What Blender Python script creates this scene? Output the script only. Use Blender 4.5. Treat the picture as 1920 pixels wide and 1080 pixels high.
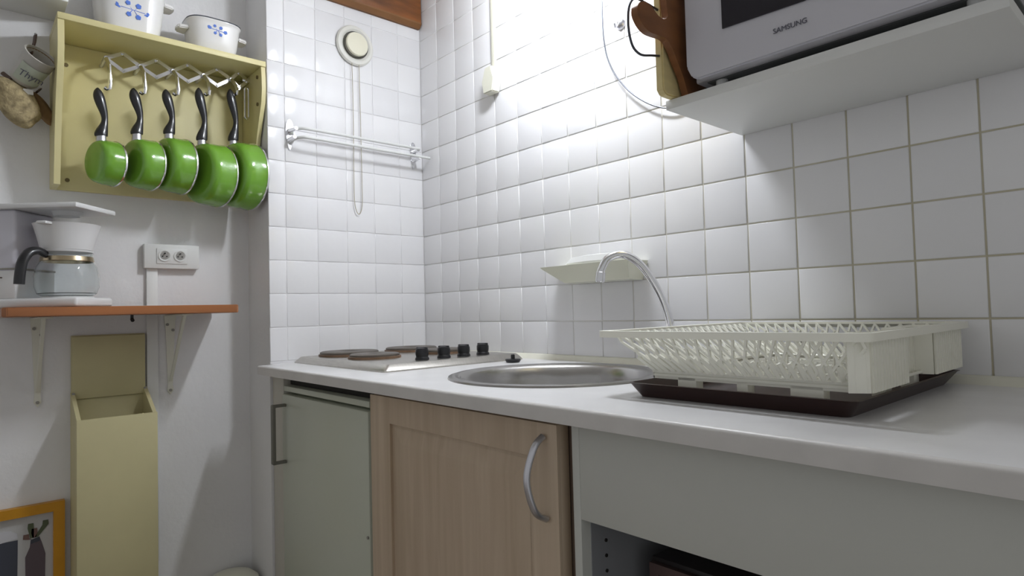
import bpy, bmesh, math, random
from mathutils import Vector, Matrix, Euler
from mathutils.geometry import tessellate_polygon
random.seed(7)
PI = math.pi
scn = bpy.context.scene
for o in list(bpy.data.objects): bpy.data.objects.remove(o)

# ---------------------------------------------------------------- camera
cam = bpy.data.cameras.new('camera'); camo = bpy.data.objects.new('camera', cam)
scn.collection.objects.link(camo)
cam.sensor_fit = 'HORIZONTAL'; cam.sensor_width = 36.0; cam.lens = 36.0 * 1165.237 / 1920
cam.clip_start = .02
camo.location = (2.0220, -1.35282, 1.04633)
camo.rotation_mode = 'XYZ'; camo.rotation_euler = (1.606779, .0263482, .8425073)
scn.camera = camo

# ---------------------------------------------------------------- world, exposure
w = bpy.data.worlds.new('world'); scn.world = w; w.use_nodes = True
w.node_tree.nodes['Background'].inputs[0].default_value = (.97, .985, 1.0, 1)
w.node_tree.nodes['Background'].inputs[1].default_value = .40
scn.view_settings.view_transform = 'Standard'; scn.view_settings.look = 'None'
scn.view_settings.exposure = 0; scn.view_settings.gamma = 1
scn.view_settings.use_curve_mapping = False
LAMP_POS = (.95, -.285, 2.135); LAMP_STRENGTH = 198.0

# ---------------------------------------------------------------- materials
def _nt(name):
    m = bpy.data.materials.new(name); m.use_nodes = True
    nt = m.node_tree; b = nt.nodes['Principled BSDF']
    return m, nt, b
def mat(name, col, rough=.5, metal=0, var=0, scale=20, bump=0, bscale=60, coat=0, emit=0, trans=0, ior=1.45, stretch=None):
    m, nt, b = _nt(name)
    b.inputs['Base Color'].default_value = (*col, 1)
    b.inputs['Roughness'].default_value = rough; b.inputs['Metallic'].default_value = metal
    b.inputs['Coat Weight'].default_value = coat; b.inputs['IOR'].default_value = ior
    b.inputs['Transmission Weight'].default_value = trans
    if emit:
        b.inputs['Emission Color'].default_value = (*col, 1); b.inputs['Emission Strength'].default_value = emit
    tc = nt.nodes.new('ShaderNodeTexCoord'); mp = nt.nodes.new('ShaderNodeMapping')
    nt.links.new(tc.outputs['Object'], mp.inputs[0])
    if stretch: mp.inputs['Scale'].default_value = stretch
    if var:
        n = nt.nodes.new('ShaderNodeTexNoise'); n.inputs['Scale'].default_value = scale; n.inputs['Detail'].default_value = 5
        nt.links.new(mp.outputs[0], n.inputs['Vector'])
        r = nt.nodes.new('ShaderNodeValToRGB')
        r.color_ramp.elements[0].position = .3; r.color_ramp.elements[1].position = .72
        r.color_ramp.elements[0].color = (*[c * (1 - var) for c in col], 1)
        r.color_ramp.elements[1].color = (*[min(1, c * (1 + var * .6)) for c in col], 1)
        nt.links.new(n.outputs['Fac'], r.inputs[0]); nt.links.new(r.outputs[0], b.inputs['Base Color'])
    if bump:
        n2 = nt.nodes.new('ShaderNodeTexNoise'); n2.inputs['Scale'].default_value = bscale; n2.inputs['Detail'].default_value = 6
        nt.links.new(mp.outputs[0], n2.inputs['Vector'])
        bp = nt.nodes.new('ShaderNodeBump'); bp.inputs['Strength'].default_value = bump; bp.inputs['Distance'].default_value = .004
        nt.links.new(n2.outputs['Fac'], bp.inputs['Height']); nt.links.new(bp.outputs[0], b.inputs['Normal'])
    return m
M = {}
def tile_material(name, c0, c1):
    m, nt, b = _nt(name)
    oi = nt.nodes.new('ShaderNodeObjectInfo'); r = nt.nodes.new('ShaderNodeValToRGB')
    r.color_ramp.elements[0].color = (*c0, 1); r.color_ramp.elements[1].color = (*c1, 1)
    nt.links.new(oi.outputs['Random'], r.inputs[0]); nt.links.new(r.outputs[0], b.inputs['Base Color'])
    b.inputs['Roughness'].default_value = .16
    tc = nt.nodes.new('ShaderNodeTexCoord'); n = nt.nodes.new('ShaderNodeTexNoise'); n.inputs['Scale'].default_value = 14
    nt.links.new(tc.outputs['Object'], n.inputs['Vector'])
    bp = nt.nodes.new('ShaderNodeBump'); bp.inputs['Strength'].default_value = .18; bp.inputs['Distance'].default_value = .004
    nt.links.new(n.outputs['Fac'], bp.inputs['Height']); nt.links.new(bp.outputs[0], b.inputs['Normal'])
    return m
M['tile'] = tile_material('glazed_tile', (.79, .785, .80), (.84, .835, .845))
M['grout_light'] = mat('pale_grout', (.84, .83, .84), .9, var=.15, scale=9)
def grout_dirty():
    # the joints towards the sink end of the wall are soiled olive brown
    m, nt, b = _nt('soiled_grout'); b.inputs['Roughness'].default_value = .9
    g = nt.nodes.new('ShaderNodeNewGeometry'); s = nt.nodes.new('ShaderNodeSeparateXYZ')
    nt.links.new(g.outputs['Position'], s.inputs[0])
    mr = nt.nodes.new('ShaderNodeMapRange'); mr.inputs['From Min'].default_value = .7; mr.inputs['From Max'].default_value = 1.6
    nt.links.new(s.outputs['X'], mr.inputs['Value'])
    n = nt.nodes.new('ShaderNodeTexNoise'); n.inputs['Scale'].default_value = 9; nt.links.new(g.outputs['Position'], n.inputs['Vector'])
    a = nt.nodes.new('ShaderNodeMath'); a.operation = 'MULTIPLY_ADD'; a.inputs[1].default_value = .5; a.inputs[2].default_value = -.25
    nt.links.new(n.outputs['Fac'], a.inputs[0])
    ad = nt.nodes.new('ShaderNodeMath'); ad.operation = 'ADD'; ad.use_clamp = True
    nt.links.new(mr.outputs[0], ad.inputs[0]); nt.links.new(a.outputs[0], ad.inputs[1])
    r = nt.nodes.new('ShaderNodeValToRGB')
    r.color_ramp.elements[0].color = (.78, .775, .76, 1); r.color_ramp.elements[1].color = (.56, .52, .39, 1)
    nt.links.new(ad.outputs[0], r.inputs[0]); nt.links.new(r.outputs[0], b.inputs['Base Color'])
    return m
M['grout_dirty'] = grout_dirty()
M['plaster'] = mat('white_plaster', (.80, .795, .80), .85, var=.06, scale=3, bump=.35, bscale=45)
M['ceiling'] = mat('ceiling_white', (.7, .68, .64), .9, var=.05, scale=3)
M['floor'] = mat('floor_tile', (.34, .29, .24), .5, var=.15, scale=4)
M['beam'] = mat('varnished_brown_beam', (.22, .075, .018), .4, var=.5, scale=5, stretch=(1, 1, 6), bump=.1, coat=.3)
M['beam_edge'] = mat('beam_edge_wood', (.22, .10, .035), .5, var=.2, scale=6)
M['cream'] = mat('cream_paint', (.70, .63, .33), .45, var=.05, scale=6)
M['cream_dark'] = mat('screw_brown', (.16, .12, .05), .6)
M['cream_box'] = mat('cream_box_paint', (.56, .51, .29), .55, var=.06, scale=7)
M['orange_wood'] = mat('orange_varnished_wood', (.34, .125, .040), .4, var=.3, scale=14, stretch=(1, .15, 1), coat=.3)
M['counter'] = mat('pale_laminate', (.77, .765, .77), .28, var=.05, scale=12)
M['counter_edge'] = mat('laminate_edge', (.66, .64, .62), .4, var=.06, scale=15)
M['white'] = mat('white_lacquer', (.74, .745, .73), .4)
M['white_fridge'] = mat('aged_white_enamel', (.56, .585, .49), .35, var=.03, scale=3)
M['filler'] = mat('aged_cream_panel', (.56, .54, .48), .6, var=.05, scale=3)
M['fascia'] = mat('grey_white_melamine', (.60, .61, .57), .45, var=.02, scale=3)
M['grey_plastic'] = mat('grey_plastic', (.30, .29, .26), .5)
M['dark_grey'] = mat('dark_grey_plastic', (.17, .165, .14), .45)
M['dark'] = mat('dark_gap', (.02, .018, .016), .7)
M['black'] = mat('black_plastic', (.012, .012, .014), .35)
M['black_gloss'] = mat('black_handle_plastic', (.012, .012, .014), .28, coat=.3)
M['chrome'] = mat('chrome', (.82, .82, .84), .12, 1)
M['chrome_soft'] = mat('satin_chrome', (.62, .62, .66), .3, 1)
M['steel'] = mat('brushed_steel', (.55, .53, .49), .3, 1, var=.1, scale=40, stretch=(1, 12, 1))
M['steel_sink'] = mat('sink_steel', (.46, .45, .44), .24, 1, var=.08, scale=10)
M['hotplate'] = mat('cast_iron_hotplate', (.16, .14, .12), .45, .6, var=.2, scale=18)
M['hotplate_rim'] = mat('rusty_hotplate_rim', (.22, .14, .09), .5, .5, var=.3, scale=30)
def oak():
    m, nt, b = _nt('light_oak'); b.inputs['Roughness'].default_value = .45
    tc = nt.nodes.new('ShaderNodeTexCoord'); mp = nt.nodes.new('ShaderNodeMapping'); mp.inputs['Scale'].default_value = (14, 14, .8)
    nt.links.new(tc.outputs['Object'], mp.inputs[0])
    n = nt.nodes.new('ShaderNodeTexNoise'); n.inputs['Scale'].default_value = 2.2; n.inputs['Detail'].default_value = 6; n.inputs['Distortion'].default_value = .5
    nt.links.new(mp.outputs[0], n.inputs['Vector'])
    r = nt.nodes.new('ShaderNodeValToRGB'); r.color_ramp.elements[0].position = .3; r.color_ramp.elements[1].position = .75
    r.color_ramp.elements[0].color = (.47, .36, .25, 1); r.color_ramp.elements[1].color = (.63, .51, .385, 1)
    nt.links.new(n.outputs['Fac'], r.inputs[0]); nt.links.new(r.outputs[0], b.inputs['Base Color'])
    return m
M['oak'] = oak()
M['oak_edge'] = mat('oak_dark_edge', (.20, .145, .11), .6, var=.15, scale=12, stretch=(4, 4, .5))
M['green'] = mat('green_enamel', (.16, .37, .035), .20, var=.08, scale=5, coat=.6)
M['pan_inside'] = mat('pan_inside_enamel', (.05, .045, .04), .4)
M['porcelain'] = mat('white_porcelain', (.78, .77, .76), .15, coat=.4)
M['blue'] = mat('cornflower_blue_print', (.10, .20, .62), .3)
M['dark_rim'] = mat('smoked_glass_rim', (.05, .055, .07), .2)
M['mw'] = mat('microwave_white', (.57, .565, .61), .4, var=.015, scale=4)
M['mw_dark'] = mat('microwave_window', (.008, .006, .014), .12, coat=.3)
M['mw_base'] = mat('microwave_base_grey', (.16, .17, .17), .5)
M['ink'] = mat('grey_ink', (.10, .10, .13), .5)
M['brown_board'] = mat('brown_wood_board', (.24, .095, .032), .45, var=.3, scale=8, stretch=(1, 1, 4))
M['pale_board'] = mat('pale_wood_board', (.72, .60, .30), .5, var=.15, scale=8, stretch=(1, 1, 4))
M['wire'] = mat('dark_wire', (.09, .095, .11), .35, .8)
M['rack_plastic'] = mat('ivory_plastic', (.88, .87, .77), .35)
M['tray_brown'] = mat('dark_brown_plastic', (.035, .014, .012), .3)
M['ivory'] = mat('ivory_switch_plastic', (.74, .73, .62), .4)
M['silicone'] = mat('yellowed_silicone', (.80, .785, .68), .5, var=.1, scale=12)
M['soap_ceramic'] = mat('cream_ceramic', (.80, .80, .66), .25)
M['paper'] = mat('paper_white', (.72, .71, .67), .8)
M['coffee_white'] = mat('coffee_maker_white', (.74, .74, .74), .35)
M['coffee_violet'] = mat('coffee_maker_tank', (.60, .59, .65), .3)
M['glass'] = mat('carafe_glass', (.93, .96, .96), .03, trans=1, ior=1.3)
M['brass'] = mat('brass_band', (.55, .45, .30), .25, 1)
M['yellow_frame'] = mat('yellow_varnished_frame', (.58, .27, .01), .4, var=.15, scale=10)
M['print_paper'] = mat('print_paper', (.50, .50, .50), .5)
M['print_dark'] = mat('print_slate', (.05, .055, .075), .6)
M['print_white'] = mat('print_white', (.55, .55, .58), .6)
M['print_green'] = mat('print_green', (.09, .11, .06), .6)
M['print_brown'] = mat('print_brown', (.17, .10, .085), .6)
M['print_plum'] = mat('print_plum', (.11, .085, .10), .6)
M['burlap'] = mat('burlap', (.42, .34, .19), .95, var=.45, scale=60, bump=.8, bscale=120)
M['brown_cloth'] = mat('brown_cloth', (.26, .16, .07), .9, var=.2, scale=30)
M['enamel_grey'] = mat('off_white_enamel', (.52, .50, .46), .4, var=.1, scale=10)
M['label_green'] = mat('pale_green_label', (.50, .54, .44), .6, var=.1, scale=30)
M['leather'] = mat('dark_leather', (.09, .05, .035), .6)
M['bracket'] = mat('cream_bracket_metal', (.74, .73, .64), .45)
M['vent_white'] = mat('vent_white', (.76, .75, .70), .4)
M['vent_cream'] = mat('vent_cream', (.80, .77, .62), .4)
M['cord'] = mat('beige_cord', (.42, .38, .28), .7)
M['lamp'] = mat('lamp_glow', (.90, .94, 1.0), .5, emit=LAMP_STRENGTH)
M['oven_dark'] = mat('oven_dark', (.03, .025, .025), .3)
M['oven_frame'] = mat('oven_frame', (.13, .085, .08), .35, .3)
M['socket_grey'] = mat('socket_recess', (.33, .32, .30), .6)
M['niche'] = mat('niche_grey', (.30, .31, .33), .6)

# ---------------------------------------------------------------- mesh builder
class MB:
    def __init__(s): s.bm = bmesh.new()
    def box(s, a, b, bev=0, rot=None, seg=2):
        t = bmesh.new(); bmesh.ops.create_cube(t, size=1)
        c = [(a[i] + b[i]) / 2 for i in range(3)]; d = [abs(b[i] - a[i]) for i in range(3)]
        for v in t.verts: v.co = Vector((v.co.x * d[0], v.co.y * d[1], v.co.z * d[2]))
        if bev: bmesh.ops.bevel(t, geom=t.edges[:], offset=min(bev, min(d) * .49), segments=seg, affect='EDGES', profile=.5)
        R = Matrix.Translation(c) @ (rot.to_matrix().to_4x4() if rot else Matrix())
        bmesh.ops.transform(t, matrix=R, verts=t.verts); s.merge(t); return s
    def merge(s, t, matrix=None):
        if matrix is not None: bmesh.ops.transform(t, matrix=matrix, verts=t.verts)
        me = bpy.data.meshes.new('tmp'); t.to_mesh(me); t.free(); s.bm.from_mesh(me); bpy.data.meshes.remove(me)
    def frame(s, d):
        d = Vector(d).normalized(); u = d.orthogonal().normalized(); return d, u, d.cross(u)
    def cyl(s, a, b, r0, r1=None, n=24, bev=0):
        r1 = r0 if r1 is None else r1; a = Vector(a); b = Vector(b); d, u, v = s.frame(b - a)
        prof = [(0, 0), (r0 - bev, 0), (r0, bev), (r1, (b - a).length - bev), (r1 - bev, (b - a).length), (0, (b - a).length)] if bev else [(0, 0), (r0, 0), (r1, (b - a).length), (0, (b - a).length)]
        return s.lathe(prof, a, d, n)
    def lathe(s, prof, o=(0, 0, 0), axis=(0, 0, 1), n=32, sup=None, closed=False, sx=1, sy=1, uref=None):
        o = Vector(o); d, u, v = s.frame(axis)
        if uref is not None:
            u = (Vector(uref) - d * Vector(uref).dot(d)).normalized(); v = d.cross(u)
        rings = []
        for r, z in prof:
            if r <= 1e-6: rings.append([s.bm.verts.new(o + d * z)]); continue
            ring = []
            for i in range(n):
                t = 2 * PI * i / n; c, q = math.cos(t), math.sin(t); k = 1
                if sup: k = (abs(c) ** sup + abs(q) ** sup) ** (-1 / sup)
                ring.append(s.bm.verts.new(o + d * z + u * (r * k * c * sx) + v * (r * k * q * sy)))
            rings.append(ring)
        prs = list(zip(rings, rings[1:])) + ([(rings[-1], rings[0])] if closed else [])
        for A, B in prs:
            if len(A) == 1 and len(B) == 1: continue
            for i in range(n):
                j = (i + 1) % n
                if len(A) == 1: f = (A[0], B[j], B[i])
                elif len(B) == 1: f = (A[i], A[j], B[0])
                else: f = (A[i], A[j], B[j], B[i])
                s.bm.faces.new(f)
        return s
    def tube(s, pts, r, n=10, closed=False, flat=None, up=None):
        P = [Vector(p) for p in pts]; rings = []; pu = None
        rr = r if isinstance(r, (list, tuple)) else [r] * len(P)
        for i, p in enumerate(P):
            a = P[i - 1] if i > 0 else (P[-1] if closed else P[0]); b = P[(i + 1) % len(P)] if (i + 1 < len(P) or closed) else P[-1]
            d = (b - a).normalized()
            if up: u = (Vector(up) - d * Vector(up).dot(d)).normalized()
            else:
                u = d.orthogonal().normalized() if pu is None else (pu - d * pu.dot(d)).normalized()
            pu = u; v = d.cross(u); fu, fv = flat or (1, 1)
            rings.append([s.bm.verts.new(p + u * (rr[i] * fu * math.cos(2 * PI * k / n)) + v * (rr[i] * fv * math.sin(2 * PI * k / n))) for k in range(n)])
        m = len(P)
        for i in range(m if closed else m - 1):
            A, B = rings[i], rings[(i + 1) % m]
            for k in range(n): s.bm.faces.new((A[k], A[(k + 1) % n], B[(k + 1) % n], B[k]))
        if not closed:
            s.bm.faces.new(rings[0][::-1]); s.bm.faces.new(rings[-1])
        return s
    def prism(s, poly, o, u, v, th, holes=(), bev=0):
        # poly in (u, v) plane, thickness th along u x v
        o, u, v = Vector(o), Vector(u), Vector(v); nrm = u.cross(v).normalized()
        t = bmesh.new()
        loops = [poly] + list(holes)
        flat = [p for l in loops for p in l]
        lo = [t.verts.new(o + u * a + v * b) for a, b in flat]; hi = [t.verts.new(o + u * a + v * b + nrm * th) for a, b in flat]
        if holes:
            for f in tessellate_polygon([[Vector((a, b, 0)) for a, b in l] for l in loops]):
                t.faces.new([hi[i] for i in f]); t.faces.new([lo[i] for i in f[::-1]])
        else:
            t.faces.new(hi); t.faces.new(lo[::-1])
        k = 0
        for l in loops:
            n = len(l)
            for i in range(n):
                a, b = k + i, k + (i + 1) % n
                t.faces.new((lo[a], lo[b], hi[b], hi[a]))
            k += n
        bmesh.ops.recalc_face_normals(t, faces=t.faces)
        if bev and not holes:
            bmesh.ops.bevel(t, geom=t.edges[:], offset=bev, segments=2, affect='EDGES')
        s.merge(t); return s

def smooth(me, ang=35):
    for p in me.polygons: p.use_smooth = True
    try: me.set_sharp_from_angle(angle=math.radians(ang))
    except Exception: pass
ORI = {}
def link(o): scn.collection.objects.link(o); return o
def put(name, mb, m, parent=None, sm=True, local=False):
    bmesh.ops.recalc_face_normals(mb.bm, faces=mb.bm.faces)
    me = bpy.data.meshes.new(name)
    org = ORI.get(parent.name, Vector((0, 0, 0))) if parent else Vector((0, 0, 0))
    if not local and org.length > 0: bmesh.ops.translate(mb.bm, vec=-org, verts=mb.bm.verts)
    mb.bm.to_mesh(me); mb.bm.free()
    if sm: smooth(me)
    me.materials.append(m if not isinstance(m, str) else M[m])
    o = link(bpy.data.objects.new(name, me))
    if parent: o.parent = parent
    ORI[o.name] = Vector((0, 0, 0)) if local else org
    return o
def thing(name, label, cat, loc, rotz=0, group=None):
    o = link(bpy.data.objects.new(name, None)); o.empty_display_size = .05
    o.location = loc; o.rotation_euler = (0, 0, rotz); o['label'] = label; o['category'] = cat
    if group: o['group'] = group
    ORI[o.name] = Vector(loc); return o
def single(name, mb, m, label, cat, loc=(0, 0, 0), group=None):
    bmesh.ops.translate(mb.bm, vec=-Vector(loc), verts=mb.bm.verts)
    o = put(name, mb, m, local=True); o.location = loc; o['label'] = label; o['category'] = cat
    if group: o['group'] = group
    return o
def struct(name, mb, m, parent=None, sm=False):
    o = put(name, mb, m, parent, sm); o['kind'] = 'structure'; return o
def text_mesh(txt, size, ext=.0004):
    c = bpy.data.curves.new('t', 'FONT'); c.body = txt; c.size = size; c.extrude = ext; c.align_x = 'CENTER'; c.align_y = 'CENTER'
    o = link(bpy.data.objects.new('t', c)); bpy.context.view_layer.update()
    me = bpy.data.meshes.new_from_object(o.evaluated_get(bpy.context.evaluated_depsgraph_get()))
    bpy.data.objects.remove(o); return me
def spline(pts, n=8):
    P = [Vector(p) for p in pts]; out = []
    for i in range(len(P) - 1):
        p0 = P[max(0, i - 1)]; p1 = P[i]; p2 = P[i + 1]; p3 = P[min(len(P) - 1, i + 2)]
        for k in range(n):
            t = k / n
            out.append(.5 * ((2 * p1) + (p2 - p0) * t + (2 * p0 - 5 * p1 + 4 * p2 - p3) * t * t + (3 * p1 - p0 - 3 * p2 + p3) * t ** 3))
    out.append(P[-1]); return out

# ================================================================ room
X0 = -.19                       # plane of the painted wall on the left
CT = .894                       # worktop height
wb = struct('wall_right', MB().box((-.19, .0021, 0), (3.2, .15, 2.5)), 'grout_dirty')
wa = struct('wall_back', MB().box((X0, -.599, 0), (-.003, .003, 2.5)), 'plaster')
struct('tile_bed', MB().box((-.003, -.597, .88), (-.0019, 0, 2.155)), 'grout_light', wa)
struct('wall_left', MB().box((X0 - .15, -3.2, 0), (X0, .15, 2.5)), 'plaster')
struct('floor', MB().box((X0 - .15, -3.2, -.1), (3.2, .15, 0)), 'floor')
struct('ceiling', MB().box((X0 - .15, -3.2, 2.5), (3.2, .15, 2.6)), 'ceiling')
J = .0034; T = .11
tcache = {}
def tile_mesh(wd, ht):
    k = (round(wd, 4), round(ht, 4))
    if k not in tcache:
        me = bpy.data.meshes.new('tile'); bm = bmesh.new(); b = .0018; d = .0024
        W, H = wd / 2, ht / 2
        def ring(w_, h_, z): return [bm.verts.new((x, y, z)) for x, y in ((-w_, -h_), (w_, -h_), (w_, h_), (-w_, h_))]
        r0 = ring(W, H, -d); r1 = ring(W, H, -b * .55); r2 = ring(W - b * .4, H - b * .4, -b * .15); r3 = ring(W - b, H - b, 0)
        for A, B in ((r0, r1), (r1, r2), (r2, r3)):
            for i in range(4): bm.faces.new((A[i], A[(i + 1) % 4], B[(i + 1) % 4], B[i]))
        bm.faces.new(r3); bmesh.ops.recalc_face_normals(bm, faces=bm.faces)
        bm.to_mesh(me); bm.free(); me.materials.append(M['tile'])
        for p in me.polygons: p.use_smooth = True
        me.set_sharp_from_angle(angle=math.radians(60))
        tcache[k] = me
    return tcache[k]
def lay(parent, a0, a1, z0, z1, wall):
    wd, ht = a1 - a0 - J, z1 - z0 - J
    o = link(bpy.data.objects.new('tile', tile_mesh(wd, ht))); o.parent = parent
    e = lambda: random.uniform(-.0035, .0035)
    if wall == 'B': o.location = ((a0 + a1) / 2, 0, (z0 + z1) / 2); o.rotation_euler = (PI / 2 + e(), 0, e())
    else: o.location = (0, -(a0 + a1) / 2, (z0 + z1) / 2); o.rotation_euler = (PI / 2 + e(), 0, PI / 2 + e())
xs = [.0] + [.115 + T * i for i in range(19)]
zs = [.90 + T * k for k in range(15)]
for i in range(len(xs) - 1):
    for k in range(len(zs) - 1): lay(wb, xs[i], xs[i + 1], zs[k], zs[k + 1], 'B')
ys = [0.0] + [.1027 + T * j for j in range(5)] + [.600]
zA = [.90 + T * k for k in range(12)] + [2.157]
for j in range(len(ys) - 1):
    for k in range(len(zA) - 1): lay(wa, ys[j], ys[j + 1], zA[k], zA[k + 1], 'A')
struct('trim_1', MB().prism([(0, 0), (-.016, 0), (-.006, .014), (0, .016)], (.0, -.0008, CT), (0, 1, 0), (0, 0, 1), 2.2), 'silicone')

# brown wooden beam over the tiled end wall
t = thing('ceiling_beam', 'varnished reddish brown wooden beam above the tiles of the end wall', 'beam', (0, -.3, 2.157))
put('beam_board', MB().box((-.003, -.60, 2.175), (.022, -.004, 2.5), .002), 'beam', t)
put('lower_moulding', MB().prism([(0, 0), (.012, 0), (.026, .014), (.026, .02), (0, .02)], (-.003, -.004, 2.157), (1, 0, 0), (0, 0, 1), .596), 'beam_edge', t)

# lamp over the worktop (just above the picture) that lights the room
lx, ly, lz = LAMP_POS
t = thing('tube_lamp', 'short glowing fluorescent lamp hanging above the worktop, parallel to the tiled wall', 'lamp', (lx, ly, 2.5))
put('tube', MB().cyl((lx - .13, ly, lz), (lx + .13, ly, lz), .030, n=24, bev=.006), 'lamp', t)
put('housing', MB().box((lx - .16, ly - .05, lz + .040), (lx + .16, ly + .05, lz + .075), .006), 'white', t)
for sgn in (-1, 1):
    put('end_cap', MB().box((lx + sgn * .100, ly - .006, lz + .028), (lx + sgn * .112, ly + .006, lz + .041), .003), 'white', t)
    put('rod', MB().cyl((lx + sgn * .12, ly, lz + .075), (lx + sgn * .12, ly, 2.5), .004, n=8), 'white', t)

# ================================================================ worktop and units
def circ(cx, cy, r, n=48): return [(cx + r * math.cos(2 * PI * i / n), cy + r * math.sin(2 * PI * i / n)) for i in range(n)]
SX, SY, SR = 1.0, -.312, .25
t = thing('worktop', 'long pale grey laminate worktop with rounded front edge along the tiled wall', 'worktop', (1.1, -.3, CT - .027))
FY = -.651
put('slab', MB().prism([(.03, FY + .006), (2.3, FY + .006), (2.3, -.001), (.001, -.001), (.001, -.601), (.03, -.601)], (0, 0, CT - .027), (1, 0, 0), (0, 1, 0), .027, holes=[circ(SX, SY, SR - .02)[::-1]]), 'counter', t, sm=False)
nose = [(0, 0), (0, -.027)] + [(-.006 * 1, -.027)] + [(-.006, -.006)] + [(-.006 + .006 * (1 - math.cos(a)), -.006 + .006 * math.sin(a)) for a in [PI / 8, PI / 4, 3 * PI / 8]]
put('front_edge', MB().prism([(-b, a) for a, b in [(p[0], -p[1]) for p in nose]][::-1] if False else [(p[0], p[1]) for p in nose], (.03, FY + .006, CT), (0, 1, 0), (0, 0, 1), 2.27), 'counter_edge', t)

# refrigerator
fy = -.60
t = thing('refrigerator', 'small white under-counter fridge with grey bow handle below the hob', 'refrigerator', (.37, -.3, 0))
put('body', MB().box((.095, -.555, .05), (.655, -.03, .816), .003), 'white_fridge', t)
put('top_board', MB().box((.105, -.598, .816), (.640, -.04, .832), .002), 'white_fridge', t)
put('door', MB().box((.092, fy, .06), (.636, -.56, .807), .006), 'white_fridge', t)
put('hinge_strip', MB().box((.637, -.590, .06), (.652, -.556, .815), .002), 'grey_plastic', t)
h = MB().box((.113, -.643, .600), (.131, -.633, .778), .002)
h.box((.116, -.642, .770), (.130, fy, .779), .002).box((.116, -.642, .599), (.130, fy, .608), .002)
put('door_handle', h, 'dark_grey', t)
put('plinth', MB().box((.10, -.54, 0), (.65, -.03, .05)), 'dark', t)
put('hinge_pin', MB().cyl((.628, -.603, .50), (.628, -.60, .50), .004, n=8), 'grey_plastic', t)
put('recess_shade_bar', MB().box((.09, -.570, .833), (.66, -.560, .8665)), 'dark', t)  # near-black bar added as the shade in the gap under the worktop
single('filler_panel', MB().box((.0, -.592, 0), (.088, -.56, .866), .001), 'filler', 'narrow cream filler panel closing the gap left of the fridge door', 'panel', (.045, -.575, 0))

# oak cabinet
t = thing('base_cabinet', 'light oak base cabinet with raised panel door beside the fridge', 'cabinet', (.98, -.3, 0))
put('carcass', MB().box((.662, -.575, .08), (1.312, -.56, .866)).box((.662, -.575, .08), (.68, -.02, .866)).box((1.297, -.575, .08), (1.312, -.02, .866)), 'oak_edge', t)
dr = put('door', MB().box((.664, -.602, .09), (1.290, -.578, .853), .003), 'oak', t)
fr = MB()
px0, px1, pz0, pz1 = .765, 1.215, .17, .785
fr.prism([(.664, .09), (1.290, .09), (1.290, .853), (.664, .853)], (0, -.602, 0), (1, 0, 0), (0, 0, 1), .006, holes=[[(px0 - .012, pz0), (px0 - .012, pz1 + .008), (px1 + .012, pz1 + .008), (px1 + .012, pz0)]])
put('door_frame', fr, 'oak', dr, sm=False)
pn = bmesh.new()
def rg(a, y): return [pn.verts.new(q) for q in ((px0 + a, y, pz0 + a), (px1 - a, y, pz0 + a), (px1 - a, y, pz1 - a), (px0 + a, y, pz1 - a))]
R = [rg(0, -.6025), rg(.03, -.607), rg(.034, -.6075)]
for A, B in zip(R, R[1:]):
    for i in range(4): pn.faces.new((A[i], A[(i + 1) % 4], B[(i + 1) % 4], B[i]))
pn.faces.new(R[-1]); mbp = MB(); mbp.merge(pn); put('raised_panel', mbp, 'oak', dr, sm=False)
hp = spline([(1.262, -.612, .832), (1.260, -.632, .815), (1.256, -.647, .765), (1.262, -.636, .712), (1.266, -.612, .694)], 6)
put('handle', MB().tube(hp, .0050, 10, flat=(1, 1.2)), 'chrome_soft', dr)
put('plinth', MB().box((.664, -.55, 0), (1.31, -.53, .08)), 'oak_edge', t)

# white unit with deep fascia and open niche
t = thing('open_unit', 'grey white base unit with a deep blank fascia over an open niche', 'cabinet', (1.7, -.3, 0))
put('side_panel', MB().box((1.318, -.602, 0), (1.334, -.02, .866), .001), 'fascia', t)
put('side_panel', MB().box((2.20, -.602, 0), (2.216, -.02, .866), .001), 'fascia', t)
put('fascia_board', MB().box((1.334, -.602, .707), (2.20, -.585, .866), .001), 'fascia', t)
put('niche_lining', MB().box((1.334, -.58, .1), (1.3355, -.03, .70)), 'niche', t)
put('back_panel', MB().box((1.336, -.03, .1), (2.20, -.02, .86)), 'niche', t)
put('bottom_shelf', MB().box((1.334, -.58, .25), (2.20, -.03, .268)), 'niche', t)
ph = MB()
for z in (.685, .66, .635, .61, .585):
    ph.cyl((1.3355, -.545, z), (1.3375, -.545, z), .003, n=8)
put('pin_hole', ph, 'dark', t)
t = thing('mini_oven', 'dark mini oven with a brownish metal door frame inside the open niche', 'oven', (1.55, -.28, .268))
put('body', MB().box((1.37, -.47, .27), (1.90, -.10, .625), .006), 'oven_dark', t)
f = MB().prism([(1.375, .28), (1.895, .28), (1.895, .617), (1.375, .617)], (0, -.471, 0), (1, 0, 0), (0, 0, 1), .010, holes=[[(1.392, .30), (1.392, .600), (1.878, .600), (1.878, .30)]])
put('door_frame', f, 'oven_frame', t, sm=False)
put('door_glass', MB().box((1.392, -.476, .30), (1.878, -.472, .600)), 'oven_dark', t)

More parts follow.
